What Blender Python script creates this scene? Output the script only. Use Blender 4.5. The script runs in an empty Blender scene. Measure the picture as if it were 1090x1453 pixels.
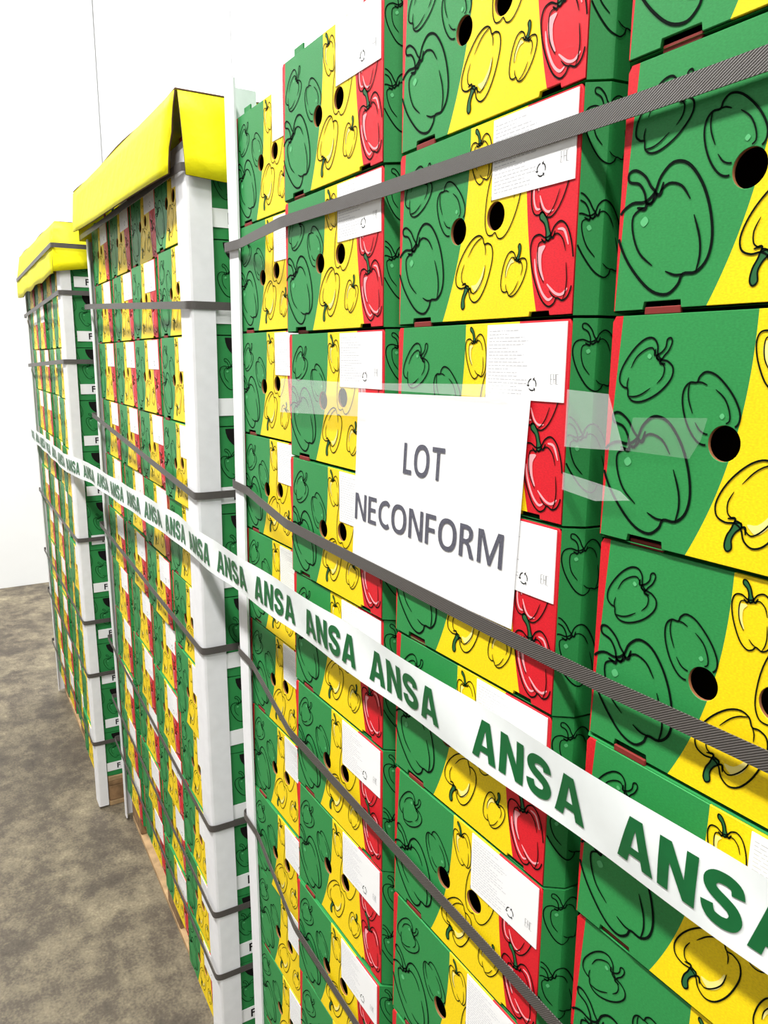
import bpy, bmesh, math, random
from mathutils import Vector, Matrix
random.seed(11)
SC = bpy.context.scene
COL = SC.collection

# ------------------------------------------------------------------ camera
CAM_Z, CAM_D = 1.7415, 0.471
YAW, PITCH, ROLL, FPX = 0.5513, 0.1997, 0.0057, 1075.56
cam = bpy.data.cameras.new('camera'); camo = bpy.data.objects.new('camera', cam); COL.objects.link(camo)
hd = Vector((-math.cos(YAW), math.sin(YAW), 0)); rt = Vector((math.sin(YAW), math.cos(YAW), 0)); up = Vector((0, 0, 1))
fw = hd*math.cos(PITCH) - up*math.sin(PITCH); u1 = up*math.cos(PITCH) + hd*math.sin(PITCH)
r2 = rt*math.cos(ROLL) + u1*math.sin(ROLL); u2 = u1*math.cos(ROLL) - rt*math.sin(ROLL)
M = Matrix((r2, u2, -fw)).transposed().to_4x4(); M.translation = Vector((0, -CAM_D, CAM_Z))
camo.matrix_world = M
cam.sensor_fit = 'HORIZONTAL'; cam.sensor_width = 36.0; cam.lens = FPX/1090*36.0
cam.clip_start = 0.02; cam.clip_end = 60
SC.camera = camo

# ------------------------------------------------------------------ world, light, exposure
w = bpy.data.worlds.new('world'); SC.world = w; w.use_nodes = True
w.node_tree.nodes['Background'].inputs[0].default_value = (1, 1, 1, 1)
w.node_tree.nodes['Background'].inputs[1].default_value = 0.3
SC.view_settings.view_transform = 'Standard'; SC.view_settings.look = 'None'
SC.view_settings.gamma = 1; SC.view_settings.use_curve_mapping = False
SC.view_settings.exposure = 0.0
ROOM_X0, ROOM_X1, ROOM_Y0, ROOM_Y1, ROOM_H = -6.27, 4.5, -3.6, 4.2, 5.6
LAMPS = [(-5.0, -1.7), (-2.4, -1.7), (0.2, -1.7), (2.8, -1.7), (-5.2, 2.6), (-2.6, 2.6)]  # last two, behind the stacks, are added to brighten the far wall
LAMP_W = 178
for lx, ly in LAMPS:
    L = bpy.data.lights.new('lamp_light', 'AREA'); L.shape = 'RECTANGLE'; L.size = 1.5; L.size_y = 0.32
    L.energy = LAMP_W; L.color = (1.0, 0.985, 0.96)
    o = bpy.data.objects.new('lamp_light', L); COL.objects.link(o); o.location = (lx, ly, ROOM_H - 0.21)

# ------------------------------------------------------------------ materials
def lin(c): return tuple(((v/255)/12.92 if v/255 <= .04045 else ((v/255+.055)/1.055)**2.4) for v in c)
def mat(name, c, rough=0.6, noise=None, metal=0, spec=0.3, bump=None):
    m = bpy.data.materials.new(name); m.use_nodes = True; nt = m.node_tree; b = nt.nodes['Principled BSDF']
    b.inputs['Roughness'].default_value = rough; b.inputs['Metallic'].default_value = metal
    b.inputs['Specular IOR Level'].default_value = spec
    col = lin(c)
    b.inputs['Base Color'].default_value = (*col, 1)
    tc = nt.nodes.new('ShaderNodeTexCoord')
    if noise:
        sc, amt = noise
        n = nt.nodes.new('ShaderNodeTexNoise'); n.inputs['Scale'].default_value = sc; n.inputs['Detail'].default_value = 3
        nt.links.new(tc.outputs['Object'], n.inputs['Vector'])
        r = nt.nodes.new('ShaderNodeMapRange'); r.inputs['From Min'].default_value = .3; r.inputs['From Max'].default_value = .7
        r.inputs['To Min'].default_value = 1-amt; r.inputs['To Max'].default_value = 1+amt
        nt.links.new(n.outputs['Fac'], r.inputs['Value'])
        mx = nt.nodes.new('ShaderNodeVectorMath'); mx.operation = 'SCALE'; mx.inputs[0].default_value = col
        nt.links.new(r.outputs['Result'], mx.inputs['Scale']); nt.links.new(mx.outputs[0], b.inputs['Base Color'])
    if bump:
        n = nt.nodes.new('ShaderNodeTexNoise'); n.inputs['Scale'].default_value = bump[0]; n.inputs['Detail'].default_value = 4
        nt.links.new(tc.outputs['Object'], n.inputs['Vector'])
        bp = nt.nodes.new('ShaderNodeBump'); bp.inputs['Strength'].default_value = bump[1]; bp.inputs['Distance'].default_value = 0.01
        nt.links.new(n.outputs['Fac'], bp.inputs['Height']); nt.links.new(bp.outputs[0], b.inputs['Normal'])
    return m
GREEN, YELLOW, RED = (47, 142, 74), (252, 217, 18), (214, 26, 40)
M_side = mat('carton_green', (44, 136, 70), .55, (900, .10))
M_in = mat('carton_inside_shade', (60, 38, 22), .9)
M_edge = mat('cardboard_edge', (150, 96, 60), .85, (300, .15))
M_ink = mat('print_ink', (3, 16, 9), .8, spec=.08)
M_stem = mat('print_stem', (36, 100, 54), .6)
M_ylite = mat('print_yellow_light', (255, 238, 140), .6)
M_rlite = mat('print_red_light', (255, 170, 176), .6)
M_glite = mat('print_green_light', (92, 184, 118), .6)
M_label = mat('label_white', (250, 250, 250), .5)
M_grey = mat('label_text_grey', (206, 206, 210), .6)
M_black = mat('label_text_black', (18, 18, 18), .6)
M_board = mat('corner_board_white', (238, 238, 240), .55, (40, .03))
M_cap = mat('cap_yellow', (255, 246, 12), .6, (25, .04), bump=(30, .25))
M_capin = mat('cap_inner_brown', (96, 72, 50), .9)
M_wood = mat('pallet_wood', (172, 142, 104), .8, (22, .30))
M_wood2 = mat('pallet_wood_dark', (138, 108, 76), .85, (30, .35))
M_wall = mat('wall_panel_white', (246, 247, 248), .45, (3, .015))
M_paper = mat('paper_white', (252, 252, 252), .6)
M_ptext = mat('printer_ink_grey', (92, 92, 104), .6, (500, .22))
M_tape = mat('barrier_white', (242, 247, 246), .35, (30, .03))
M_tgreen = mat('barrier_green', (20, 100, 52), .4, (60, .08))
M_lampbody = mat('lamp_housing', (235, 235, 235), .5)

def front_material():
    m = bpy.data.materials.new('carton_front_print'); m.use_nodes = True; nt = m.node_tree; N = nt.nodes; Lk = nt.links
    b = N['Principled BSDF']; b.inputs['Roughness'].default_value = .5; b.inputs['Specular IOR Level'].default_value = .3
    tc = N.new('ShaderNodeTexCoord'); sp = N.new('ShaderNodeSeparateXYZ'); Lk.new(tc.outputs['Object'], sp.inputs[0])
    def math_(op, a, c=None):
        n = N.new('ShaderNodeMath'); n.operation = op
        for i, v in enumerate((a, c)):
            if v is None: continue
            if isinstance(v, (int, float)): n.inputs[i].default_value = v
            else: Lk.new(v, n.inputs[i])
        return n.outputs[0]
    uu = math_('DIVIDE', sp.outputs['X'], FW); vv = math_('DIVIDE', sp.outputs['Z'], FH)
    iv = math_('POWER', math_('MAXIMUM', math_('SUBTRACT', 1.0, vv), 0.0), 2.3)
    b1 = math_('SUBTRACT', .462, math_('MULTIPLY', iv, .155))
    b2 = math_('ADD', .758, math_('MULTIPLY', iv, .085))
    r0 = math_('ADD', .004, math_('MULTIPLY', math_('POWER', math_('MAXIMUM', vv, 0.0), 1.2), .035))
    isy = math_('GREATER_THAN', uu, b1); isr = math_('GREATER_THAN', uu, b2); isl = math_('LESS_THAN', uu, r0)
    def mix(f, a, c):
        n = N.new('ShaderNodeMix'); n.data_type = 'RGBA'; Lk.new(f, n.inputs['Factor'])
        for k, v in (('A', a), ('B', c)):
            s = [x for x in n.inputs if x.name == k and x.type == 'RGBA'][0]
            if isinstance(v, tuple): s.default_value = (*v, 1)
            else: Lk.new(v, s)
        return [x for x in n.outputs if x.type == 'RGBA'][0]
    c = mix(isy, lin(GREEN), lin(YELLOW)); c = mix(isr, c, lin(RED)); c = mix(isl, c, lin((214, 30, 40)))
    n = N.new('ShaderNodeTexNoise'); n.inputs['Scale'].default_value = 750; n.inputs['Detail'].default_value = 3
    mpg = N.new('ShaderNodeMapping'); mpg.inputs['Scale'].default_value = (.6, 1, 1.2); Lk.new(tc.outputs['Object'], mpg.inputs[0]); Lk.new(mpg.outputs[0], n.inputs['Vector'])
    n2 = N.new('ShaderNodeTexNoise'); n2.inputs['Scale'].default_value = 14; Lk.new(tc.outputs['Object'], n2.inputs['Vector'])
    s = math_('ADD', math_('MULTIPLY', n.outputs['Fac'], .62), math_('MULTIPLY', n2.outputs['Fac'], .16))
    s = math_('ADD', s, .61)
    vm = N.new('ShaderNodeVectorMath'); vm.operation = 'SCALE'; Lk.new(c, vm.inputs[0]); Lk.new(s, vm.inputs['Scale'])
    Lk.new(vm.outputs[0], b.inputs['Base Color'])
    bp = N.new('ShaderNodeBump'); bp.inputs['Strength'].default_value = .12; bp.inputs['Distance'].default_value = .002
    Lk.new(n2.outputs['Fac'], bp.inputs['Height']); Lk.new(bp.outputs[0], b.inputs['Normal'])
    return m
FW, FH = 0.265, 0.177
M_front = front_material()

def strap_material():
    m = bpy.data.materials.new('strap_woven_grey'); m.use_nodes = True; nt = m.node_tree; N = nt.nodes; Lk = nt.links
    b = N['Principled BSDF']; b.inputs['Roughness'].default_value = .45; b.inputs['Specular IOR Level'].default_value = .35
    tc = N.new('ShaderNodeTexCoord')
    wv = N.new('ShaderNodeTexWave'); wv.bands_direction = 'DIAGONAL'; wv.inputs['Scale'].default_value = 190; wv.inputs['Distortion'].default_value = .4
    mp = N.new('ShaderNodeMapping'); mp.inputs['Scale'].default_value = (1, 1, -1.6); Lk.new(tc.outputs['Object'], mp.inputs[0]); Lk.new(mp.outputs[0], wv.inputs['Vector'])
    r = N.new('ShaderNodeValToRGB'); r.color_ramp.elements[0].color = (*lin((50, 46, 44)), 1); r.color_ramp.elements[1].color = (*lin((108, 103, 99)), 1)
    Lk.new(wv.outputs['Fac'], r.inputs[0]); Lk.new(r.outputs[0], b.inputs['Base Color'])
    bp = N.new('ShaderNodeBump'); bp.inputs['Strength'].default_value = .3; bp.inputs['Distance'].default_value = .001
    Lk.new(wv.outputs['Fac'], bp.inputs['Height']); Lk.new(bp.outputs[0], b.inputs['Normal'])
    return m
M_strap = strap_material()

def floor_material():
    m = bpy.data.materials.new('concrete_floor'); m.use_nodes = True; nt = m.node_tree; N = nt.nodes; Lk = nt.links
    b = N['Principled BSDF']; b.inputs['Roughness'].default_value = .55
    tc = N.new('ShaderNodeTexCoord')
    n1 = N.new('ShaderNodeTexNoise'); n1.inputs['Scale'].default_value = 1.6; n1.inputs['Detail'].default_value = 9; n1.inputs['Roughness'].default_value = .66
    n2 = N.new('ShaderNodeTexNoise'); n2.inputs['Scale'].default_value = 9; n2.inputs['Detail'].default_value = 8; n2.inputs['Roughness'].default_value = .7
    n3 = N.new('ShaderNodeTexNoise'); n3.inputs['Scale'].default_value = 130; n3.inputs['Detail'].default_value = 3
    for n in (n1, n2, n3): Lk.new(tc.outputs['Object'], n.inputs['Vector'])
    a = N.new('ShaderNodeMath'); a.operation = 'ADD'; Lk.new(n1.outputs['Fac'], a.inputs[0]); Lk.new(n2.outputs['Fac'], a.inputs[1])
    c = N.new('ShaderNodeMath'); c.operation = 'MULTIPLY_ADD'; Lk.new(n3.outputs['Fac'], c.inputs[0]); c.inputs[1].default_value = .35; Lk.new(a.outputs[0], c.inputs[2])
    d = N.new('ShaderNodeMath'); d.operation = 'MULTIPLY'; Lk.new(c.outputs[0], d.inputs[0]); d.inputs[1].default_value = .425
    r = N.new('ShaderNodeValToRGB'); e = r.color_ramp.elements
    e[0].position = .36; e[0].color = (*lin((40, 34, 28)), 1); e[1].position = .66; e[1].color = (*lin((178, 168, 138)), 1)
    x = e.new(.47); x.color = (*lin((84, 75, 62)), 1); x = e.new(.56); x.color = (*lin((128, 118, 96)), 1)
    Lk.new(d.outputs[0], r.inputs[0]); Lk.new(r.outputs[0], b.inputs['Base Color'])
    bp = N.new('ShaderNodeBump'); bp.inputs['Strength'].default_value = .2; bp.inputs['Distance'].default_value = .004
    Lk.new(n2.outputs['Fac'], bp.inputs['Height']); Lk.new(bp.outputs[0], b.inputs['Normal'])
    return m

def clear_material(name, alpha):
    m = bpy.data.materials.new(name); m.use_nodes = True; b = m.node_tree.nodes['Principled BSDF']
    b.inputs['Base Color'].default_value = (.92, .96, .95, 1); b.inputs['Roughness'].default_value = .2; b.inputs['Specular IOR Level'].default_value = .25; b.inputs['Alpha'].default_value = alpha
    return m
M_clear = clear_material('clear_tape', .17)
M_clear2 = clear_material('clear_tape_thin', .05)

# ------------------------------------------------------------------ helpers
def link(name, me, parent=None, loc=None):
    o = bpy.data.objects.new(name, me); COL.objects.link(o)
    if parent: o.parent = parent
    if loc: o.location = loc
    return o
def tag(o, label, cat, group=None, kind=None):
    if label: o['label'] = label
    if cat: o['category'] = cat
    if group: o['group'] = group
    if kind: o['kind'] = kind
    return o
def mesh(name, verts, faces, mats, idx=None, smooth=False):
    me = bpy.data.meshes.new(name); me.from_pydata([tuple(v) for v in verts], [], faces)
    for m in mats: me.materials.append(m)
    if idx:
        for p, i in zip(me.polygons, idx): p.material_index = i
    if smooth:
        for p in me.polygons: p.use_smooth = True
    me.update(); return me
def fix_normals(me):
    bm = bmesh.new(); bm.from_mesh(me); bmesh.ops.recalc_face_normals(bm, faces=bm.faces); bm.to_mesh(me); bm.free(); return me
def box_mesh(name, a, b, m, bev=0.0):
    bm = bmesh.new(); bmesh.ops.create_cube(bm, size=1)
    for v in bm.verts:
        v.co = Vector([(a[i]+b[i])/2 + v.co[i]*(b[i]-a[i]) for i in range(3)])
    if bev: bmesh.ops.bevel(bm, geom=bm.edges[:], offset=bev, segments=1, affect='EDGES')
    me = bpy.data.meshes.new(name); bm.to_mesh(me); bm.free(); me.materials.append(m); return me
def catmull(pts, closed=False, n=4):
    out = []; L = len(pts); rng = range(L if closed else L-1)
    for i in rng:
        p = [pts[(i+k) % L] if closed else pts[min(max(i+k, 0), L-1)] for k in (-1, 0, 1, 2)]
        for j in range(n):
            t = j/n
            out.append(tuple(.5*((2*p[1][c]) + (-p[0][c]+p[2][c])*t + (2*p[0][c]-5*p[1][c]+4*p[2][c]-p[3][c])*t*t + (-p[0][c]+3*p[1][c]-3*p[2][c]+p[3][c])*t**3) for c in (0, 1)))
    if not closed: out.append(tuple(pts[-1]))
    return out
class Flat:
    """flat print: polygons in a plane, collected as (points2d, layer, material slot)"""
    def __init__(s): s.q = []
    def ribbon(s, pts, width, slot=0, layer=2, closed=False, keep=None):
        n = len(pts); L = []; R = []
        for i in range(n):
            a = pts[i-1] if (closed or i) else pts[i]; b = pts[(i+1) % n] if (closed or i < n-1) else pts[i]
            dx, dy = b[0]-a[0], b[1]-a[1]; d = math.hypot(dx, dy) or 1
            wd = width/2*(1 if closed else (.45 + .55*min(1, min(i, n-1-i)/2.5)))
            L.append((pts[i][0]-dy/d*wd, pts[i][1]+dx/d*wd)); R.append((pts[i][0]+dy/d*wd, pts[i][1]-dx/d*wd))
        for i in range(n if closed else n-1):
            j = (i+1) % n; c = ((pts[i][0]+pts[j][0])/2, (pts[i][1]+pts[j][1])/2)
            if keep is None or keep(c): s.q.append(([L[i], R[i], R[j], L[j]], layer, slot))
    def poly(s, pts, slot, layer=1): s.q.append((list(pts), layer, slot))
    def build(s, name, mats, to3d):
        V, F, I = [], [], []
        for pts, layer, slot in s.q:
            k = len(V); V += [to3d(p, layer) for p in pts]; F.append(tuple(range(k, k+len(pts)))); I.append(slot)
        return mesh(name, V, F, mats, I)
def text_mesh(name, body, m, width=None, height=None, offset=0.0, spacing=1.0):
    cu = bpy.data.curves.new(name, 'FONT'); cu.body = body; cu.size = 1; cu.offset = offset; cu.resolution_u = 4; cu.space_character = spacing
    o = bpy.data.objects.new(name, cu); COL.objects.link(o); bpy.context.view_layer.update()
    me = bpy.data.meshes.new_from_object(o.evaluated_get(bpy.context.evaluated_depsgraph_get()))
    bpy.data.objects.remove(o); bpy.data.curves.remove(cu)
    xs = [v.co.x for v in me.vertices]; ys = [v.co.y for v in me.vertices]
    x0, x1, y0, y1 = min(xs), max(xs), min(ys), max(ys)
    sy = (height/(y1-y0)) if height else 1; sx = (width/(x1-x0)) if width else sy
    for v in me.vertices: v.co = ((v.co.x-x0)*sx, 0, (v.co.y-y0)*sy)     # lies in the xz plane, facing -y
    me.name = name; me.materials.clear(); me.materials.append(m); me.update(); return me

# letter shapes as closed rings in a box of height 1: (width, [rings])
def rib(pts, wd, n=4):
    c = catmull(pts, False, n); L, R = [], []
    for i, p in enumerate(c):
        a_, b_ = c[max(i-1, 0)], c[min(i+1, len(c)-1)]; dx, dy = b_[0]-a_[0], b_[1]-a_[1]; d = math.hypot(dx, dy) or 1
        L.append((p[0]-dy/d*wd/2, p[1]+dx/d*wd/2)); R.append((p[0]+dy/d*wd/2, p[1]-dx/d*wd/2))
    return L + R[::-1]
def ell(cx, cy, rx, ry, n=28, p=2.3):
    out = []
    for k in range(n):
        t = k/n*math.tau; c_, s_ = math.cos(t), math.sin(t)
        out.append((cx+rx*math.copysign(abs(c_)**(2/p), c_), cy+ry*math.copysign(abs(s_)**(2/p), s_)))
    return out
HEAVY = {'A': (.76, [[(0, 0), (.25, 1), (.51, 1), (.76, 0), (.54, 0), (.50, .19), (.26, .19), (.22, 0)], [(.295, .36), (.465, .36), (.38, .76)]]),
         'N': (.70, [[(0, 0), (0, 1), (.22, 1), (.49, .42), (.49, 1), (.70, 1), (.70, 0), (.49, 0), (.21, .58), (.21, 0)]]),
         'S': (.70, [rib([(.585, .69), (.55, .83), (.45, .885), (.35, .895), (.21, .865), (.125, .765), (.135, .65), (.22, .57), (.38, .50), (.52, .42), (.58, .29), (.53, .16), (.43, .11), (.33, .10), (.20, .13), (.13, .22), (.105, .33)], .215)])}
T_ = .165
SANS = {'L': (.54, [[(0, 0), (0, 1), (T_+.02, 1), (T_+.02, .15), (.54, .15), (.54, 0)]]),
        'O': (.94, [ell(.47, .5, .47, .52), ell(.47, .5, .285, .365)]),
        'T': (.72, [[(.27, 0), (.27, .85), (0, .85), (0, 1), (.72, 1), (.72, .85), (.45, .85), (.45, 0)]]),
        'N': (.82, [[(0, 0), (0, 1), (.22, 1), (.65, .27), (.65, 1), (.82, 1), (.82, 0), (.62, 0), (.17, .76), (.17, 0)]]),
        'E': (.58, [[(0, 0), (0, 1), (.57, 1), (.57, .855), (.18, .855), (.18, .59), (.52, .59), (.52, .45), (.18, .45), (.18, .145), (.58, .145), (.58, 0)]]),
        'F': (.56, [[(0, 0), (0, 1), (.56, 1), (.56, .855), (.18, .855), (.18, .56), (.52, .56), (.52, .415), (.18, .415), (.18, 0)]]),
        'C': (.72, [rib([(.70, .84), (.58, .925), (.44, .925), (.25, .85), (.12, .68), (.095, .5), (.12, .32), (.25, .15), (.44, .075), (.58, .08), (.71, .15)], .17)]),
        'R': (.72, [[(0, 0), (0, 1), (.34, 1), (.50, .965), (.61, .86), (.635, .73), (.60, .60), (.50, .52), (.42, .48), (.53, .40), (.72, 0), (.52, 0), (.36, .36), (.28, .415), (.18, .42), (.18, 0)], [(.18, .56), (.18, .86), (.32, .86), (.42, .82), (.45, .72), (.42, .61), (.33, .56)]]),
        'M': (1.10, [[(0, 0), (0, 1), (.24, 1), (.55, .26), (.86, 1), (1.10, 1), (1.10, 0), (.93, 0), (.93, .80), (.61, 0), (.49, 0), (.17, .80), (.17, 0)]])}
def word_mesh(name, body, font, gap, m, fine=None):
    """word laid out in the xz plane, width 1, height 1"""
    cu = bpy.data.curves.new(name, 'CURVE'); cu.dimensions = '2D'; cu.fill_mode = 'BOTH'; x = 0
    for ch in body:
        wd, rings = font[ch]
        for ring in rings:
            sp = cu.splines.new('POLY'); sp.points.add(len(ring)-1); sp.use_cyclic_u = True
            for p, q in zip(sp.points, ring): p.co = (x+q[0], q[1], 0, 1)
        x += wd+gap
    tot = x-gap
    o = bpy.data.objects.new(name, cu); COL.objects.link(o); bpy.context.view_layer.update()
    me = bpy.data.meshes.new_from_object(o.evaluated_get(bpy.context.evaluated_depsgraph_get()))
    bpy.data.objects.remove(o); bpy.data.curves.remove(cu)
    for v in me.vertices: v.co = (v.co.x/tot, 0, v.co.y)
    me.materials.clear(); me.materials.append(m); me.name = name
    bm = bmesh.new(); bm.from_mesh(me); bmesh.ops.recalc_face_normals(bm, faces=bm.faces)
    if bm.faces and sum(f.normal.y for f in bm.faces) > 0: bmesh.ops.reverse_faces(bm, faces=bm.faces)
    bm.to_mesh(me); bm.free(); return me

# ------------------------------------------------------------------ room shell
def struct(name, me, parent=None):
    o = link(name, me, parent)
    if not parent: o['kind'] = 'structure'
    return o
X0, X1, Y0, Y1, RH = ROOM_X0, ROOM_X1, ROOM_Y0, ROOM_Y1, ROOM_H
struct('floor', box_mesh('floor', (X0-.2, Y0-.2, -.1), (X1+.2, Y1+.2, 0), floor_material()))
M_unseen = mat('unseen_wall_grey', (128, 130, 132), .7)  # unseen walls and ceiling, toned grey to cut bounce and deepen shadows
struct('ceiling', box_mesh('ceiling', (X0-.2, Y0-.2, RH), (X1+.2, Y1+.2, RH+.1), M_unseen))
far = struct('wall_far', box_mesh('wall_far', (X0-.2, Y0-.1, 0), (X0-.01, Y1+.1, RH), mat('wall_joint_grey', (185, 185, 187), .6)))
ys = [-3.595] + [-.14 + 1.04*k for k in range(-3, 5)] + [Y1]
ys = sorted(v for v in set(ys))
pw = box_mesh('wall_panel', (X0-.01, .005, .0), (X0, 1.035, RH), M_wall, .002)
for k in range(-4, 5):
    o = link('wall_panel', pw, far); o.location = (0, -.14 + 1.04*k, 0)
struct('wall_rear', box_mesh('wall_rear', (X0, Y1, 0), (X1, Y1+.1, RH), M_unseen))
struct('wall_aisle', box_mesh('wall_aisle', (X0, Y0-.1, 0), (X1, Y0, RH), M_unseen))
struct('wall_near', box_mesh('wall_near', (X1, Y0-.1, 0), (X1+.1, Y1+.1, RH), M_unseen))
def lamp(i, lx, ly):
    e = bpy.data.objects.new('ceiling_lamp', None); COL.objects.link(e); e.location = (lx, ly, RH)
    tag(e, 'white ceiling strip lamp %s over the %s' % (('by the far wall', 'next to the far wall lamp', 'above the nearest stack', 'by the near wall')[i % 4], 'aisle' if ly < 0 else 'rear, added as fill'), 'lamp', 'ceiling lamps')
    link('housing', box_mesh('housing', (-.8, -.19, -.13), (.8, .19, 0), M_lampbody, .01), e)
    em = bpy.data.materials.get('lamp_glow')
    if not em:
        em = bpy.data.materials.new('lamp_glow'); em.use_nodes = True; b = em.node_tree.nodes['Principled BSDF']
        b.inputs['Emission Color'].default_value = (1, .99, .97, 1); b.inputs['Emission Strength'].default_value = 4
    link('diffuser', box_mesh('diffuser', (-.75, -.16, -.17), (.75, .16, -.131), em, .004), e)
for i, (lx, ly) in enumerate(LAMPS): lamp(i, lx, ly)

# ------------------------------------------------------------------ pepper carton (one of each part; copies share the meshes)
KX, KY = .0125, .017                    # corner fold: a front facet, then a steep side facet
CH, CD, BD = .0188, .070, .595          # chamfer width, chamfer depth, carton depth
HOLES = [(.40*FW, .49*FH, .0128), (.612*FW, .525*FH, .0128)]
def body_mesh():
    z0, z1 = .0016, FH-.0008
    f = .0012
    oc = [(0, f), (FW, f), (FW+KX, KY), (FW+CH, CD), (FW+CH, BD-CD), (FW, BD), (0, BD), (-CH, BD-CD), (-CH, CD), (-KX, KY)]; n = len(oc)
    V = [(x, y, z0) for x, y in oc] + [(x, y, z1) for x, y in oc]
    F = [(i, (i+1) % n, n+(i+1) % n, n+i) for i in range(1, n)]     # front side stays open: the front panel closes it
    I = [0]*(n-1)
    F += [tuple(range(n-1, -1, -1)), tuple(range(n, 2*n))]; I += [0, 0]
    k = len(V); V += [(.001, .055, z0), (FW-.001, .055, z0), (FW-.001, .055, z1), (.001, .055, z1)]; F.append((k, k+1, k+2, k+3)); I.append(1)  # dark plate stands in for the shaded inside seen through the holes
    return mesh('carton_body', V, F, [M_side, M_in], I)
def panel_mesh():
    cu = bpy.data.curves.new('front_panel', 'CURVE'); cu.dimensions = '2D'; cu.fill_mode = 'BOTH'; cu.extrude = .0014; cu.bevel_depth = .0003; cu.bevel_resolution = 0
    z0, z1 = .0030, FH-.0016
    nt0, nt1, nh = .105*FW, .235*FW, .0055         # slot at the bottom for the tab of the carton below
    mt0, mt1 = .80*FW, .90*FW
    out = [(0.0004, z0), (nt0, z0), (nt0+.001, z0+nh), (nt1-.001, z0+nh), (nt1, z0), (mt0, z0), (mt0+.001, z0+nh*.7), (mt1-.001, z0+nh*.7), (mt1, z0), (FW-.0004, z0), (FW-.0004, z1-.004), (FW-.003, z1), (.003, z1), (.0004, z1-.004)]
    rings = [out] + [[(cx+r*math.cos(-a*math.tau/28), cz+r*math.sin(-a*math.tau/28)) for a in range(28)] for cx, cz, r in HOLES]
    for ring in rings:
        s = cu.splines.new('POLY'); s.points.add(len(ring)-1); s.use_cyclic_u = True
        for p, q in zip(s.points, ring): p.co = (q[0], q[1], 0, 1)
    o = bpy.data.objects.new('front_panel', cu); COL.objects.link(o); bpy.context.view_layer.update()
    me = bpy.data.meshes.new_from_object(o.evaluated_get(bpy.context.evaluated_depsgraph_get()))
    bpy.data.objects.remove(o); bpy.data.curves.remove(cu)
    for v in me.vertices: v.co = (v.co.x, .0017 - v.co.z, v.co.y)
    me.materials.clear(); me.materials.append(M_front); me.materials.append(M_edge)
    for p in me.polygons:
        c = p.center
        if abs(p.normal.y) < .3 and any(math.hypot(c.x-h[0], c.z-h[1]) < h[2]+.001 for h in HOLES): p.material_index = 1
    me.name = 'front_panel'; me.update(); return me

OUT = [(-.07, .385), (-.2, .47), (-.36, .47), (-.47, .34), (-.50, .1), (-.46, -.16), (-.38, -.37), (-.25, -.49), (-.11, -.485), (-.02, -.435), (.1, -.5), (.25, -.47), (.38, -.33), (.47, -.1), (.50, .14), (.46, .36), (.34, .475), (.18, .46), (.06, .385)]
INL = [[(-.1, .35), (-.24, .36), (-.32, .22), (-.34, .02), (-.27, -.17)], [(.1, .35), (.22, .35), (.32, .24), (.34, .08)],
       [(-.02, -.435), (-.10, -.39), (-.17, -.30)], [(.1, -.5), (.2, -.40), (.27, -.26), (.31, -.06)], [(-.07, .385), (-.02, .32), (.06, .385)]]
STEM = [(-.06, .36), (-.035, .46), (-.05, .57), (-.13, .66), (-.10, .73), (-.02, .70), (.04, .58), (.05, .46), (.07, .36), (.0, .33)]
CAL = [[(-.17, .40), (-.1, .33), (-.06, .37)], [(.18, .40), (.1, .33), (.06, .37)]]
HIL = [(-.30, .30), (-.18, .31), (-.10, .28), (-.22, .2), (-.27, .02), (-.25, -.14), (-.33, -.05), (-.36, .14)]
def pepper(fl, cx, cz, w, h, rot, lw=.0014, kind='g', keep=None, simple=False):
    a = math.radians(rot); ca, sa = math.cos(a), math.sin(a)
    def T(p): x, y = p[0]*w, p[1]*h; return (cx + x*ca - y*sa, cz + x*sa + y*ca)
    fl.ribbon([T(p) for p in catmull(OUT, True)], lw, closed=True, keep=keep)
    for l in INL[:(2 if simple else 5)]: fl.ribbon([T(p) for p in catmull(l)], lw*.8, keep=keep)
    if kind in 'yr':
        pts = [T(p) for p in catmull(STEM, True, 3)]
        if keep is None or all(keep(p) for p in pts): fl.poly(pts, 1, 1)
        hp = [T(p) for p in catmull(HIL, True, 3)]
        if keep is None or all(keep(p) for p in hp): fl.poly(hp, 2 if kind == 'y' else 3, 1)
        if kind == 'r':
            for l in ([(-.40, .2), (-.42, 0), (-.36, -.25), (-.24, -.40), (-.12, -.40)], [(.24, .40), (.38, .34), (.42, .14)], [(-.2, -.2), (-.05, -.36), (.1, -.42), (.25, -.38)]):
                fl.ribbon([T(p) for p in catmull(l)], lw*1.5, slot=3, layer=1, keep=keep)
    else:
        sp = [T(p) for p in [(-.2, .26), (-.13, .27), (-.12, .21), (-.19, .2)]]
        if keep is None or all(keep(p) for p in sp): fl.poly(catmull(sp, True, 4), 4, 1)
    fl.ribbon([T(p) for p in catmull(STEM, True)], lw*.9, closed=True, keep=keep)
    for l in CAL: fl.ribbon([T(p) for p in catmull(l)], lw*1.3, keep=keep)
PRINT_MATS = [M_ink, M_stem, M_ylite, M_rlite, M_glite]
def keep_front(p):
    if not (.002 < p[0] < FW-.002 and .003 < p[1] < FH-.003): return False
    return all(math.hypot(p[0]-h[0], p[1]-h[1]) > h[2]+.0012 for h in HOLES)
FRONT_PEPPERS = [(.13, .755, .041, .045, -48, .0015, 'g'), (.345, .625, .041, .046, -146, .0015, 'g'), (.168, .315, .076, .080, 32, .0022, 'g'),
                 (.53, .82, .031, .040, 14, .0012, 'y'), (.645, .585, .046, .060, -16, .0012, 'y'), (.505, .285, .048, .056, 148, .0014, 'y'),
                 (.715, .225, .031, .036, -24, .0012, 'y'), (.905, .245, .049, .064, 16, .0015, 'r'), (.875, .615, .044, .052, -14, .0013, 'r')]
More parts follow.
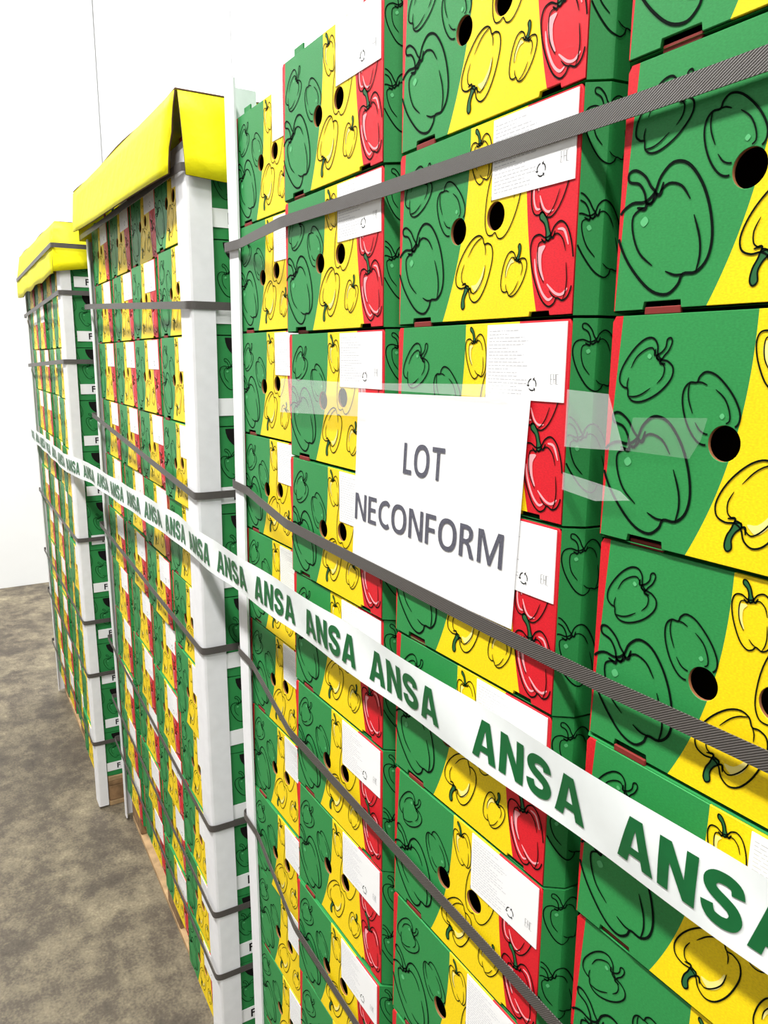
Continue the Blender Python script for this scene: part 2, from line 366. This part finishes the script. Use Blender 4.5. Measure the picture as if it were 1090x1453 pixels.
def front_prints():
    out = []
    for u, v, pw_, ph_, rot, lw, kind in FRONT_PEPPERS:
        fl = Flat(); pepper(fl, u*FW, v*FH, pw_, ph_, rot, lw, kind, keep_front, simple=(v == .585))
        out.append(fl.build('printed_pepper', PRINT_MATS, lambda p, l: (p[0], -.00025 - .00012*l, p[1])))
    return out
def chamfer_prints():
    l1 = math.hypot(KX, KY); l2 = math.hypot(CH-KX, CD-KY); a1, b1_ = KX/l1, KY/l1; a2, b2_ = (CH-KX)/l2, (CD-KY)/l2; out = []
    keep = lambda p: .001 < p[0] < l1+l2-.002 and .004 < p[1] < FH-.003
    def to3(p, l):
        e = .0003 + .0001*l
        if p[0] < l1: return (FW + p[0]*a1 + b1_*e, .0012 + p[0]*b1_*(KY-.0012)/KY - a1*e, p[1])
        q = p[0]-l1; return (FW + KX + q*a2 + b2_*e, KY + q*b2_ - a2*e, p[1])
    for a, b, c, d, r, lw in ((.024, .80, .040, .046, 20, .0012), (.021, .34, .040, .056, 26, .0013)):
        fl = Flat(); pepper(fl, a, FH*b, c, d, r, lw, keep=keep)
        out.append(fl.build('corner_pepper', PRINT_MATS, to3))
    return out
LB = (.592*FW, FW-.004, .605*FH, FH-.003)
def label_mesh():
    a, b, c, d = LB
    V = [(a, -.0009, c), (b, -.0009, c), (b, -.0009, d), (a, -.0009, d), (a, -.0001, c), (b, -.0001, c), (b, -.0001, d), (a, -.0001, d)]
    return mesh('label', V, [(0, 1, 2, 3), (4, 7, 6, 5), (0, 4, 5, 1), (1, 5, 6, 2), (2, 6, 7, 3), (3, 7, 4, 0)], [M_label])
def label_print():
    fl = Flat(); a, b, c, d = LB; rnd = random.Random(4)
    z = d-.006
    while z > c+.004:
        x = a+.003; end = a + (b-a)*rnd.choice((.3, .42, .5, .55))
        while x < end:
            l = rnd.uniform(.002, .007); fl.poly([(x, z), (min(x+l, end), z), (min(x+l, end), z+.0007), (x, z+.0007)], 0); x += l+.0012
        z -= .0031
    cx, cz, r = a+(b-a)*.62, c+.014, .0052                     # recycling triangle: three arrows
    for k in range(3):
        t0 = math.radians(90+120*k)
        P = [(cx+r*math.cos(t0+math.radians(q)), cz+r*math.sin(t0+math.radians(q))) for q in (12, 40, 66, 92)]
        fl.ribbon(P, .0019, slot=1)
        q = math.radians(104)+t0; e = (cx+r*math.cos(q+.15), cz+r*math.sin(q+.15)); s = (cx+(r+.0021)*math.cos(q-.2), cz+(r+.0021)*math.sin(q-.2)); t = (cx+(r-.0021)*math.cos(q-.2), cz+(r-.0021)*math.sin(q-.2))
        fl.poly([e, s, t], 1)
    ex, ez, hh, ww = a+(b-a)*.84, c+.015, .0085, .0030         # EAC mark
    def line(*p): fl.ribbon([(ex+x*ww, ez+y*hh) for x, y in p], .0007, slot=2)
    line((.8, 0), (0, 0), (0, 1), (.8, 1)); line((0, .5), (.7, .5))
    line((1.15, 0), (1.15, 1), (1.95, 1), (1.95, 0)); line((1.15, .5), (1.95, .5))
    line((3.1, 0), (2.3, 0), (2.3, 1), (3.1, 1))
    return fl.build('label_text', [M_grey, M_black, mat('label_text_mid', (120, 120, 124), .6)], lambda p, l: (p[0], -.00105, p[1]))
def tab_mesh(w, m, h=.0125): return box_mesh('tab', (0, 0, 0), (w, .0026, h), m, .0006)
ME_body, ME_panel, ME_prints, ME_label, ME_ltext = body_mesh(), panel_mesh(), front_prints() + chamfer_prints(), label_mesh(), label_print()
ME_tabg, ME_tabr = tab_mesh(.105*FW, M_side), tab_mesh(.085*FW, mat('tab_red', (176, 40, 44), .6))
ME_tabs = tab_mesh(.122*FW, mat('tab_red_brown', (128, 40, 34), .7), .0055)
# side of a carton: dark patch for the shaded hand hole at the top, white strip with letters
def side_strip():
    x = FW+CH
    V = [(x+.0002, .036, .022), (x+.0002, .52, .022), (x+.0002, .52, .056), (x+.0002, .036, .056), (x+.0011, .036, .022), (x+.0011, .52, .022), (x+.0011, .52, .056), (x+.0011, .036, .056)]
    return fix_normals(mesh('side_strip', V, [(0, 1, 2, 3), (4, 7, 6, 5), (0, 4, 5, 1), (1, 5, 6, 2), (2, 6, 7, 3), (3, 7, 4, 0)], [M_label]))
def side_letters():
    me = text_mesh('strip_letters', 'F R', M_black, height=.021, offset=.03)
    for v in me.vertices: v.co = (FW+CH+.0014, .074+v.co.x*1.0, .0285+v.co.z)
    return me
def side_hole_shade():
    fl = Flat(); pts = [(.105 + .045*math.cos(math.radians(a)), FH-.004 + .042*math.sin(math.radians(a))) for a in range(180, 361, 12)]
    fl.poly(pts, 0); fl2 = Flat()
    return fl.build('hand_hole_shade', [mat('hole_shade', (14, 12, 10), .95)], lambda p, l: (FW+CH+.0006, p[0], p[1]))  # flat near-black patch, the shade of an open hole put into colour
def side_print():
    fl = Flat(); keep = lambda p: .035 < p[0] < .34 and (.06 < p[1] < FH-.004)
    out = []
    for cy, cz, s, r in ((.075, .10, .05, 20), (.15, .11, .055, -40), (.23, .10, .06, 150)):
        fl = Flat(); pepper(fl, cy, cz, s, s, r, .0013, keep=keep)
        out.append(fl.build('side_pepper', PRINT_MATS, lambda p, l: (FW+CH+.0002+.0001*l, p[0], p[1])))
    return out
ME_strip, ME_sletters, ME_hshade, ME_sprint = side_strip(), side_letters(), side_hole_shade(), side_print()

ORD = ['topmost', 'second from top', 'third from top', 'fourth from top', 'fifth from top', 'sixth from top', 'seventh from top', 'eighth from top', 'ninth from top', 'tenth from top', 'bottom']
COLN = ['leftmost', 'second', 'third', 'rightmost']
def carton(frame, x, y, z, sz, rz, label, group, side=False, tabs=True):
    r = link('pepper_carton', ME_body)
    r.matrix_world = frame @ Matrix.Translation((x, y, z)) @ Matrix.Rotation(rz, 4, 'Z') @ Matrix.Diagonal((1, 1, sz, 1))
    tag(r, label, 'carton', group)
    link('front_panel', ME_panel, r)
    for me in ME_prints: link(me.name.split('.')[0], me, r)
    l = link('label', ME_label, r); link('label_text', ME_ltext, l)
    if tabs == 2:      # uncovered top carton: both tabs stand up free
        link('tab', ME_tabg, r, (.118*FW, .0036, FH-.003)); link('tab', ME_tabr, r, (.81*FW, .0036, FH-.003))
    elif tabs: link('tab', ME_tabs, r, (.109*FW, .0010, FH-.0012))
    if side:
        s = link('side_strip', ME_strip, r); link('strip_letters', ME_sletters, s)
        link('hand_hole_shade', ME_hshade, r)
        for me in ME_sprint: link('side_pepper', me, r)
    return r
def pallet_frame(xr, yr, ang): return Matrix.Translation((xr, yr, 0)) @ Matrix.Rotation(ang, 4, 'Z')
PITCHX = .305
STACKS = [('nearest', Matrix.Identity(4), [(-1.338, .044), (-1.039, .002), (-.734, 0), (-.429, .004)], .1695, .1785, .1785/.177),
          ('middle', pallet_frame(-1.513, .024, -math.radians(1.84)), [(-1.229, .010), (-.924, .012), (-.619, .008), (-.286, -.010)], .125, .1845, .1845/.177),
          ('farthest', pallet_frame(-2.872, .004, -math.radians(1.3)), [(-1.201, .006), (-.896, .006), (-.591, .010), (-.286, -.008)], .125, .183, .183/.177)]
for si, (sn, fr, cols, zb, hh, sz) in enumerate(STACKS):
    for ci, (cx, cy) in enumerate(cols):
        for row in range(11):
            z = zb + row*hh; szc = sz
            if si == 0 and ci == 0: z = zb + row*.1795; szc = .1795/.177
            jx, jy, jr = random.uniform(-.0007, .0007), random.uniform(-.0025, .0025), math.radians(random.uniform(-.12, .12))
            if si == 0:
                jy += .004*max(0, z-1.3)*(ci == 0)
                if ci == 1: jx += .001
            else:
                jy += random.uniform(-.004, .004)
            lab = 'green-yellow-red pepper carton, %s in the %s column of the %s pallet' % (ORD[10-row], COLN[ci], sn)
            carton(fr, cx+jx, cy+jy, z, szc, jr, lab, 'cartons on the %s pallet' % sn, side=(si > 0 and ci == 3), tabs=(2 if row == 10 else si < 2))

# ------------------------------------------------------------------ pallets
def pallet(frame, x0, x1, y0, y1, h, label):
    e = bpy.data.objects.new('wooden_pallet', None); COL.objects.link(e); e.matrix_world = frame @ Matrix.Translation(((x0+x1)/2, y0, 0))
    tag(e, label, 'pallet', 'wooden pallets')
    W = (x1-x0)/2; D = y1-y0; t = .02
    for k in range(4):
        a = k*(D-.095)/3
        link('deck_board', box_mesh('deck_board', (-W, a, h-t), (W, a+.095, h), M_wood, .002), e)
    for xx in (-W, -.0725, W-.145):
        link('stringer_board', box_mesh('stringer_board', (xx, 0, h-2*t), (xx+.145, D, h-t-.0005), M_wood2, .002), e)
        for yy in (0, D-.1):
            link('block', box_mesh('block', (xx, yy, t+.0005), (xx+.145, yy+.1, h-2*t-.0005), M_wood2, .003), e)
    for yy in (0, D-.1):
        link('bottom_board', box_mesh('bottom_board', (-W, yy, 0), (W, yy+.1, t), M_wood, .002), e)
pallet(STACKS[0][1], -1.36, -.14, .03, .63, .169, 'wooden pallet carrying the nearest stack, below the picture edge')
pallet(STACKS[1][1], -1.22, 0.0, .022, .62, .1245, 'wooden pallet under the middle stack of cartons')
pallet(STACKS[2][1], -1.22, 0.0, .026, .62, .1245, 'wooden pallet under the farthest stack of cartons')

# ------------------------------------------------------------------ white corner boards (L-shaped edge protectors)
def corner_board(frame, x, y, z0, z1, s, leg, label, lean=0.0, legf=None):
    t = .004; lf = legf or leg
    V = []
    for i in range(9):
        f = i/8; z = z0+(z1-z0)*f; dx = lean*f + .003*math.sin(f*9)
        r = .006
        prof = [(-s*lf, 0), (-s*r, 0), (-s*.0018, .0018), (0, r), (0, leg), (-s*t, leg), (-s*t, r+.001), (-s*(r+.001), t), (-s*lf, t)]
        V += [(x+px+dx, y+py+.002*math.sin(f*7+1), z) for px, py in prof]
    n = 9; F = []
    for i in range(8):
        for k in range(n): F.append((i*n+k, i*n+(k+1) % n, (i+1)*n+(k+1) % n, (i+1)*n+k))
    F += [tuple(range(n-1, -1, -1)), tuple(range(8*n, 9*n))]
    me = fix_normals(mesh('corner_board', V, F, [M_board])); o = link('corner_board', me); o.matrix_world = frame
    tag(o, label, 'corner board', 'white corner boards'); return o
F1, F2, F3 = STACKS[0][1], STACKS[1][1], STACKS[2][1]
corner_board(F1, -1.376, .038, .01, 2.205, -1, .06, 'tall white corner board on left edge of nearest stack', legf=.05)
corner_board(F2, .006, -.0175, .01, 2.13, 1, .050, 'wide white corner board on right front edge of middle stack', legf=.072)
corner_board(F2, -1.258, -.002, .01, 2.12, -1, .06, 'narrow white corner board on left edge of middle stack', legf=.032)
corner_board(F3, .006, -.016, .01, 2.10, 1, .036, 'white corner board on right edge of farthest stack', legf=.066)
corner_board(F3, -1.232, -.006, .01, 2.12, -1, .06, 'white corner board on left edge of farthest stack, by the wall', legf=.02)

# ------------------------------------------------------------------ straps
def loop_ribbon(frame, path, w, th, m, name, zfun):
    """closed or open path of (x,y); ribbon stands upright"""
    n = len(path); V, F = [], []
    for i, (x, y) in enumerate(path):
        a, b = path[i-1], path[(i+1) % n]; dx, dy = b[0]-a[0], b[1]-a[1]; d = math.hypot(dx, dy) or 1
        nx, ny = dy/d*th, -dx/d*th; z = zfun(x, y)
        V += [(x, y, z-w/2), (x, y, z+w/2), (x+nx, y+ny, z+w/2), (x+nx, y+ny, z-w/2)]
    for i in range(n):
        j = (i+1) % n
        for k in range(4): F.append((4*i+k, 4*i+(k+1) % 4, 4*j+(k+1) % 4, 4*j+k))
    me = fix_normals(mesh(name, V, F, [m], smooth=False)); o = link(name, me); o.matrix_world = frame; return o
def corner_round(pts, r=.012, seg=4):
    out = []; n = len(pts)
    for i, p in enumerate(pts):
        a, b = Vector(pts[i-1]), Vector(pts[(i+1) % n]); p = Vector(p)
        u, v = (a-p), (b-p); ru, rv = min(r, u.length*.4), min(r, v.length*.4); A, B = p+u.normalized()*ru, p+v.normalized()*rv
        for k in range(seg+1):
            t = k/seg; out.append(tuple(A*(1-t)**2 + p*2*t*(1-t) + B*t*t))
    return out
def subdiv(pts, step=.06):
    out = []; n = len(pts)
    for i in range(n):
        a, b = Vector(pts[i]), Vector(pts[(i+1) % n]); k = max(1, int((b-a).length/step))
        out += [tuple(a.lerp(b, j/k)) for j in range(k)]
    return out
P1PATH = subdiv(corner_round([(-1.3825, .034), (-1.30, .034), (-1.045, -.0045), (-.14, -.0045), (-.1225, .012), (-.1225, .61), (-1.3825, .65)]))
def strap1(zl, zr, label, sag=.004):
    f = lambda x, y: zr + (zl-zr)*max(0, min(1, (-.4-x)/.98)) - sag*math.sin(math.pi*max(0, min(1, (x+1.38)/1.26)))
    o = loop_ribbon(F1, P1PATH, .0155, .0012, M_strap, 'strap', f); tag(o, label, 'strap', 'straps on the nearest stack')
strap1(1.936, 1.925, 'dark grey woven strap around top of nearest stack, above the paper notice')
strap1(1.505, 1.478, 'dark grey woven strap of nearest stack along bottom edge of paper notice')
strap1(1.166, 1.116, 'dark grey woven strap of nearest stack, next below the barrier tape')
strap1(.80, .765, 'lowest dark grey strap on nearest stack')
def strap_far(frame, zl, zr, label, group, y=-.0205, w=.0155, xr=.0105, xl=-1.2365, cap=None):
    if frame is F2: xl = -1.2635; y = -.0235
    path = subdiv(corner_round([(xl, y+.006), (xr-.006, y), (xr, y+.01), (xr, .625), (xl, .625)] if cap is None else cap), .08)
    f = lambda x, y_: zr + (zl-zr)*max(0, min(1, -x/1.22))
    o = loop_ribbon(frame, path, w, .0012, M_strap, 'strap', f); tag(o, label, 'strap', group)
NM = ['strap of middle stack passing right under the yellow cap', 'strap of middle stack, second from top', 'strap of middle stack just above the barrier tape', 'strap of middle stack, next below the barrier tape', 'third strap from bottom on middle stack', 'second strap from bottom on middle stack', 'bottom strap of middle stack']
for nm, (zl, zr) in zip(NM, [(2.125, 2.095), (1.905, 1.842), (1.545, 1.462), (1.16, 1.124), (.735, .70), (.50, .478), (.33, .31)]):
    strap_far(F2, zl, zr, 'dark grey ' + nm, 'straps on the middle stack')
NM = ['strap of farthest stack just below its yellow cap', 'strap of farthest stack, second below its cap', 'strap of farthest stack, next below the barrier tape', 'third strap from bottom on farthest stack', 'second strap from bottom on farthest stack', 'bottom strap of farthest stack']
for nm, (zl, zr) in zip(NM, [(1.93, 1.957), (1.70, 1.725), (1.09, 1.086), (.78, .77), (.57, .56), (.29, .28)]):
    strap_far(F3, zl, zr, 'dark grey ' + nm, 'straps on the farthest stack')

# ------------------------------------------------------------------ yellow cardboard caps
def sheet(name, grid, th, mats, parent, smooth=True):
    """grid[i][j] of 3d points -> two-sided cardboard sheet with thickness (outer material 0, inner/edge 1)"""
    R, Cn = len(grid), len(grid[0]); V, F, I = [], [], []
    def nrm(i, j):
        a = Vector(grid[min(i+1, R-1)][j]) - Vector(grid[max(i-1, 0)][j]); b = Vector(grid[i][min(j+1, Cn-1)]) - Vector(grid[i][max(j-1, 0)])
        return a.cross(b).normalized()
    for i in range(R):
        for j in range(Cn): V.append(Vector(grid[i][j]))
    off = R*Cn
    for i in range(R):
        for j in range(Cn): V.append(Vector(grid[i][j]) - nrm(i, j)*th)
    for i in range(R-1):
        for j in range(Cn-1):
            a, b, c, d = i*Cn+j, i*Cn+j+1, (i+1)*Cn+j+1, (i+1)*Cn+j
            F.append((a, d, c, b)); I.append(0); F.append((off+a, off+b, off+c, off+d)); I.append(1)
    ring = [(0, j) for j in range(Cn)] + [(i, Cn-1) for i in range(1, R)] + [(R-1, j) for j in range(Cn-2, -1, -1)] + [(i, 0) for i in range(R-2, 0, -1)]
    ring = [i*Cn+j for i, j in ring]
    for k in range(len(ring)):
        a, b = ring[k], ring[(k+1) % len(ring)]; F.append((a, b, off+b, off+a)); I.append(1)
    me = mesh(name, V, F, mats, I, smooth); return link(name, me, parent)
CM = [M_cap, M_capin]
def cap_middle():
    e = bpy.data.objects.new('cardboard_cap', None); COL.objects.link(e); e.matrix_world = F2 @ Matrix.Translation((0, 0, 2.175))
    tag(e, 'bright yellow cardboard cap with split corner on top of middle stack', 'cardboard cap')
    rnd = random.Random(3)
    zt = lambda x: .050 + .035*(-x/1.25)          # top height, relative to 2.175
    # top panel
    n = 16; xs = [.016 - 1.262*k/n for k in range(n+1)]
    sheet('top_panel', [[(x, -.030 + .67*j/3, zt(x) + .004*math.sin(9*x)) for x in xs] for j in range(4)], -.003, CM, e)
    # front flap: lower edge bulges out a little, torn right end
    def low(x):
        t = max(0.0, -x/1.25)
        return (-.088 + .055*t**1.2) - .010*math.sin(math.pi*t)
    rows = 7; cols = []
    for k in range(n+1):
        f = k/n; col = []
        for i in range(rows):
            g = i/(rows-1)
            x0 = .014 - .046*g - .004*math.sin(g*11) - .003*math.sin(g*23)
            x = x0 + (-1.246 - .01*g - x0)*f
            y = -.031 - .020*g*math.sin(math.pi*min(1, f*1.1)**.8)*.9 - .008*g
            z = zt(x)*(1-g) + low(x)*g
            col.append((x, y, z))
        cols.append(col)
    sheet('front_flap', [[cols[k][i] for k in range(n, -1, -1)] for i in range(rows)], .0035, CM, e)
    # right side flap
    m = 8
    sheet('side_flap', [[(.018 + .010*g + .003*math.sin(6*k+g*3), -.026 + .65*k/m + (.006*g if k == 0 else 0), (zt(.016)-.001)*(1-g) + (-.098 - .006*math.sin(k*1.3))*g) for k in range(m+1)] for g in [i/4 for i in range(5)]], .0035, CM, e)
    sheet('side_flap', [[(-1.252, -.02 + .64*k/m, zt(-1.25)*(1-g) - .06*g) for k in range(m+1)] for g in [i/3 for i in range(4)]], .0035, CM, e)
    return e
cap_middle()
def cap_far():
    e = bpy.data.objects.new('cardboard_cap', None); COL.objects.link(e); e.matrix_world = F3 @ Matrix.Translation((0, 0, 2.135))
    tag(e, 'crumpled yellow cardboard cap held by a strap on the farthest stack', 'cardboard cap')
    zt = lambda x: .055 + .012*(-x/1.25)
    n = 12; xs = [-.025 - 1.2*k/n for k in range(n+1)]
    sheet('top_panel', [[(x, -.012 + .64*j/3, zt(x)+.004*math.sin(11*x+j)) for x in xs] for j in range(4)], -.003, CM, e)
    prof = [(0, .014, 1.0), (.25, -.002, .66), (.5, -.022, .3), (.62, -.027, .1), (1, -.034, -.6)]
    G = []
    for i in range(7):
        g = i/6; row = []
        for k in range(n+1):
            f = k/n; x = (-.024 + .046*min(1, g*1.8)) + (-1.235 - (-.024 + .046*min(1, g*1.8)))*f
            y = -.014 - .014*min(1, g*2) - .006*g + .004*math.sin(k*2.1+i)*g*.6
            z = zt(x)*(1-g) + (-.118 - .008*f + .006*math.sin(k*1.7))*g
            row.append((x, y, z))
        G.append(row)
    sheet('front_flap', [list(reversed(r_)) for r_ in G], .0035, CM, e)
    G = []
    for i in range(7):
        g = i/6; row = []
        for k in range(9):
            f = k/8; row.append((-.022 + .046*min(1, g*1.8) + .004*math.sin(k*1.9+i*2.3)*g*min(1, k), (-.0145 - .014*min(1, g*2) - .006*g)*(1-f) + .62*f, zt(0)*(1-g) + (-.112 + .06*min(1, f*3)*.5)*g))
        G.append(row)
    sheet('side_flap', G, .0035, CM, e)
    return e
cap_far()
strap_far(F3, 2.095, 2.108, 'dark grey strap tightened over the yellow cap of farthest stack', 'straps on the farthest stack', cap=[(-1.242, -.034), (.020, -.036), (.0275, -.03), (.0275, .63), (-1.242, .63)])

# ------------------------------------------------------------------ barrier tape with printed letters
def wave_strip(name, x0, x1, zc, hw, yf, m, n):
    V, F = [], []
    for i in range(n+1):
        x = x0+(x1-x0)*i/n
        for s in range(-4, 5): V.append((x, yf(x, s/4), zc(x)+hw*s/4))
    for i in range(n):
        for k in range(8): a = 9*i+k; F.append((a, a+9, a+10, a+1))
    me = mesh(name, V, F, [m], smooth=True)
    return me
def tape_z(x): return 1.3685 + .0015*math.sin(3.1*x) + (.012*max(0, -x-2.4)/1.5)
def base_y(x):                                       # follows the fronts of the stacks
    pts = [(-4.13, .0), (-4.10, -.004), (-2.88, -.036), (-2.6, -.005), (-1.62, -.004), (-1.50, -.012), (-1.40, -.016), (.5, -.016)]
    for (a, ya), (b, yb) in zip(pts, pts[1:]):
        if a <= x <= b: return ya+(yb-ya)*(x-a)/(b-a)
    return pts[0][1] if x < pts[0][0] else pts[-1][1]
def ty(x, s): return base_y(x) + .0018*math.sin(23*x + s*1.4) - .0012*s
def letters_at(xs, parent, w=.152, h=.042):
    me0 = word_mesh('barrier_word', 'ANSA', HEAVY, .09, M_tgreen)
    bm = bmesh.new(); bm.from_mesh(me0)
    for v in bm.verts: v.co = (v.co.x*w, 0, v.co.z*h - .0015)
    bmesh.ops.triangulate(bm, faces=bm.faces)
    for k in range(5):
        bmesh.ops.subdivide_edges(bm, edges=[e for e in bm.edges if e.calc_length() > .006], cuts=1)
        bmesh.ops.triangulate(bm, faces=bm.faces)
    for xs_ in xs:
        b2 = bm.copy()
        for v in b2.verts:
            x = xs_+v.co.x; dz = v.co.z-h/2; v.co = (x, ty(x, dz/.034)-.0011, tape_z(x)+dz)
        me = bpy.data.meshes.new('barrier_word'); b2.to_mesh(me); b2.free(); me.materials.append(M_tgreen); link('barrier_word', me, parent)
    bm.free()
tp = link('barrier_tape', wave_strip('barrier_tape', -4.12, -.785, tape_z, .034, lambda x, s: ty(x, s), M_tape, 300))
tag(tp, 'white barrier tape with green ANSA letters, long piece across the rear stacks', 'barrier tape', 'barrier tape')
letters_at([-.958-.1905*k for k in range(0, 17)], tp)
tq = link('barrier_tape', wave_strip('barrier_tape', -.797, .45, tape_z, .0342, lambda x, s: ty(x, s)-.0004, M_tape, 120))
tag(tq, 'white barrier tape with large green ANSA letters, near piece running off right', 'barrier tape', 'barrier tape')
letters_at([-.773, -.561, -.371, -.181, .01, .2], tq)

# ------------------------------------------------------------------ paper notice
PC = [(-.839, 1.4865), (-.526, 1.4865), (-.513, 1.707), (-.823, 1.7005)]
def ppt(s, t, e=0):
    a = [PC[0][k]*(1-s)+PC[1][k]*s for k in (0, 1)]; b = [PC[3][k]*(1-s)+PC[2][k]*s for k in (0, 1)]
    x, z = a[0]*(1-t)+b[0]*t, a[1]*(1-t)+b[1]*t
    return (x, -.0030 - .0012*math.sin(math.pi*s)*math.sin(math.pi*t) - .0022*s*(1-t)*t - e, z)
nx, nz = 14, 10
V = [ppt(i/nx, j/nz) for j in range(nz+1) for i in range(nx+1)]
F = [(j*(nx+1)+i, j*(nx+1)+i+1, (j+1)*(nx+1)+i+1, (j+1)*(nx+1)+i) for j in range(nz) for i in range(nx)]
k0 = len(V); V += [ppt(i/nx, j/nz, -.0004) for j in range(nz+1) for i in range(nx+1)]; F += [tuple(k0+v for v in reversed(f)) for f in F]
paper = link('paper_notice', mesh('paper_notice', V, F, [M_paper], smooth=True))
tag(paper, 'white sheet of paper reading LOT NECONFORM taped to the nearest cartons', 'notice')
def paper_text(body, s0, s1, t0, t1, off):
    me = word_mesh('printed_word', body, SANS, off, M_ptext)
    bm = bmesh.new(); bm.from_mesh(me); bmesh.ops.triangulate(bm, faces=bm.faces)
    for v in bm.verts: v.co = ppt(s0+(s1-s0)*v.co.x, t0+(t1-t0)*v.co.z, .0006)
    bm.to_mesh(me); bm.free(); link('printed_word', me, paper)
def st(x, z):                                        # invert the sheet mapping
    s = t = .5
    for _ in range(30):
        p = ppt(s, t); s += (x-p[0])/.31; t += (z-p[2])/.217
    return s, t
a, b = st(-.718, 1.6135), st(-.637, 1.650); paper_text('LOT', a[0], b[0], a[1], b[1], .14)
a, b = st(-.832, 1.5405), st(-.540, 1.577); paper_text('NECONFORM', a[0], b[0], a[1], b[1], .14)

# ------------------------------------------------------------------ clear adhesive tape
def clear_strip(pts, y, m, label, th=.0003):
    n = len(pts); V = [(x, y(x), z) for x, z in pts] + [(x, y(x)+th, z) for x, z in pts]
    F = [tuple(range(n)), tuple(range(2*n-1, n-1, -1))] + [(i, n+i, n+(i+1) % n, (i+1) % n) for i in range(n)]
    o = link('clear_tape_strip', fix_normals(mesh('clear_tape_strip', V, F, [m]))); tag(o, label, 'adhesive tape', 'clear tape strips'); return o
clear_strip([(-1.055, 1.662), (-.80, 1.672), (-.80, 1.712), (-1.05, 1.712)], lambda x: -.0062, M_clear, 'clear tape strip over left upper edge of the paper notice')
clear_strip([(-.80, 1.706), (-.54, 1.706), (-.54, 1.719), (-.80, 1.7125)], lambda x: -.0062, M_clear, 'thin clear tape strip along top edge of the paper notice')
clear_strip([(-.468, 1.669), (-.44, 1.67), (-.404, 1.672), (-.412, 1.69), (-.423, 1.715), (-.468, 1.717)], lambda x: -.0035, M_clear, 'clear tape end bridging the gap right of the paper notice')
clear_strip([(-.405, 1.672), (-.347, 1.672), (-.339, 1.686), (-.335, 1.702), (-.40, 1.698)], lambda x: -.0003, M_clear2, 'faint clear tape remnant left of the carton hole')
clear_strip([(-.468, 1.632), (-.43, 1.628), (-.395, 1.634), (-.405, 1.640), (-.43, 1.643), (-.468, 1.647)], lambda x: -.0035, M_clear, 'small torn clear tape scrap below the tape end')
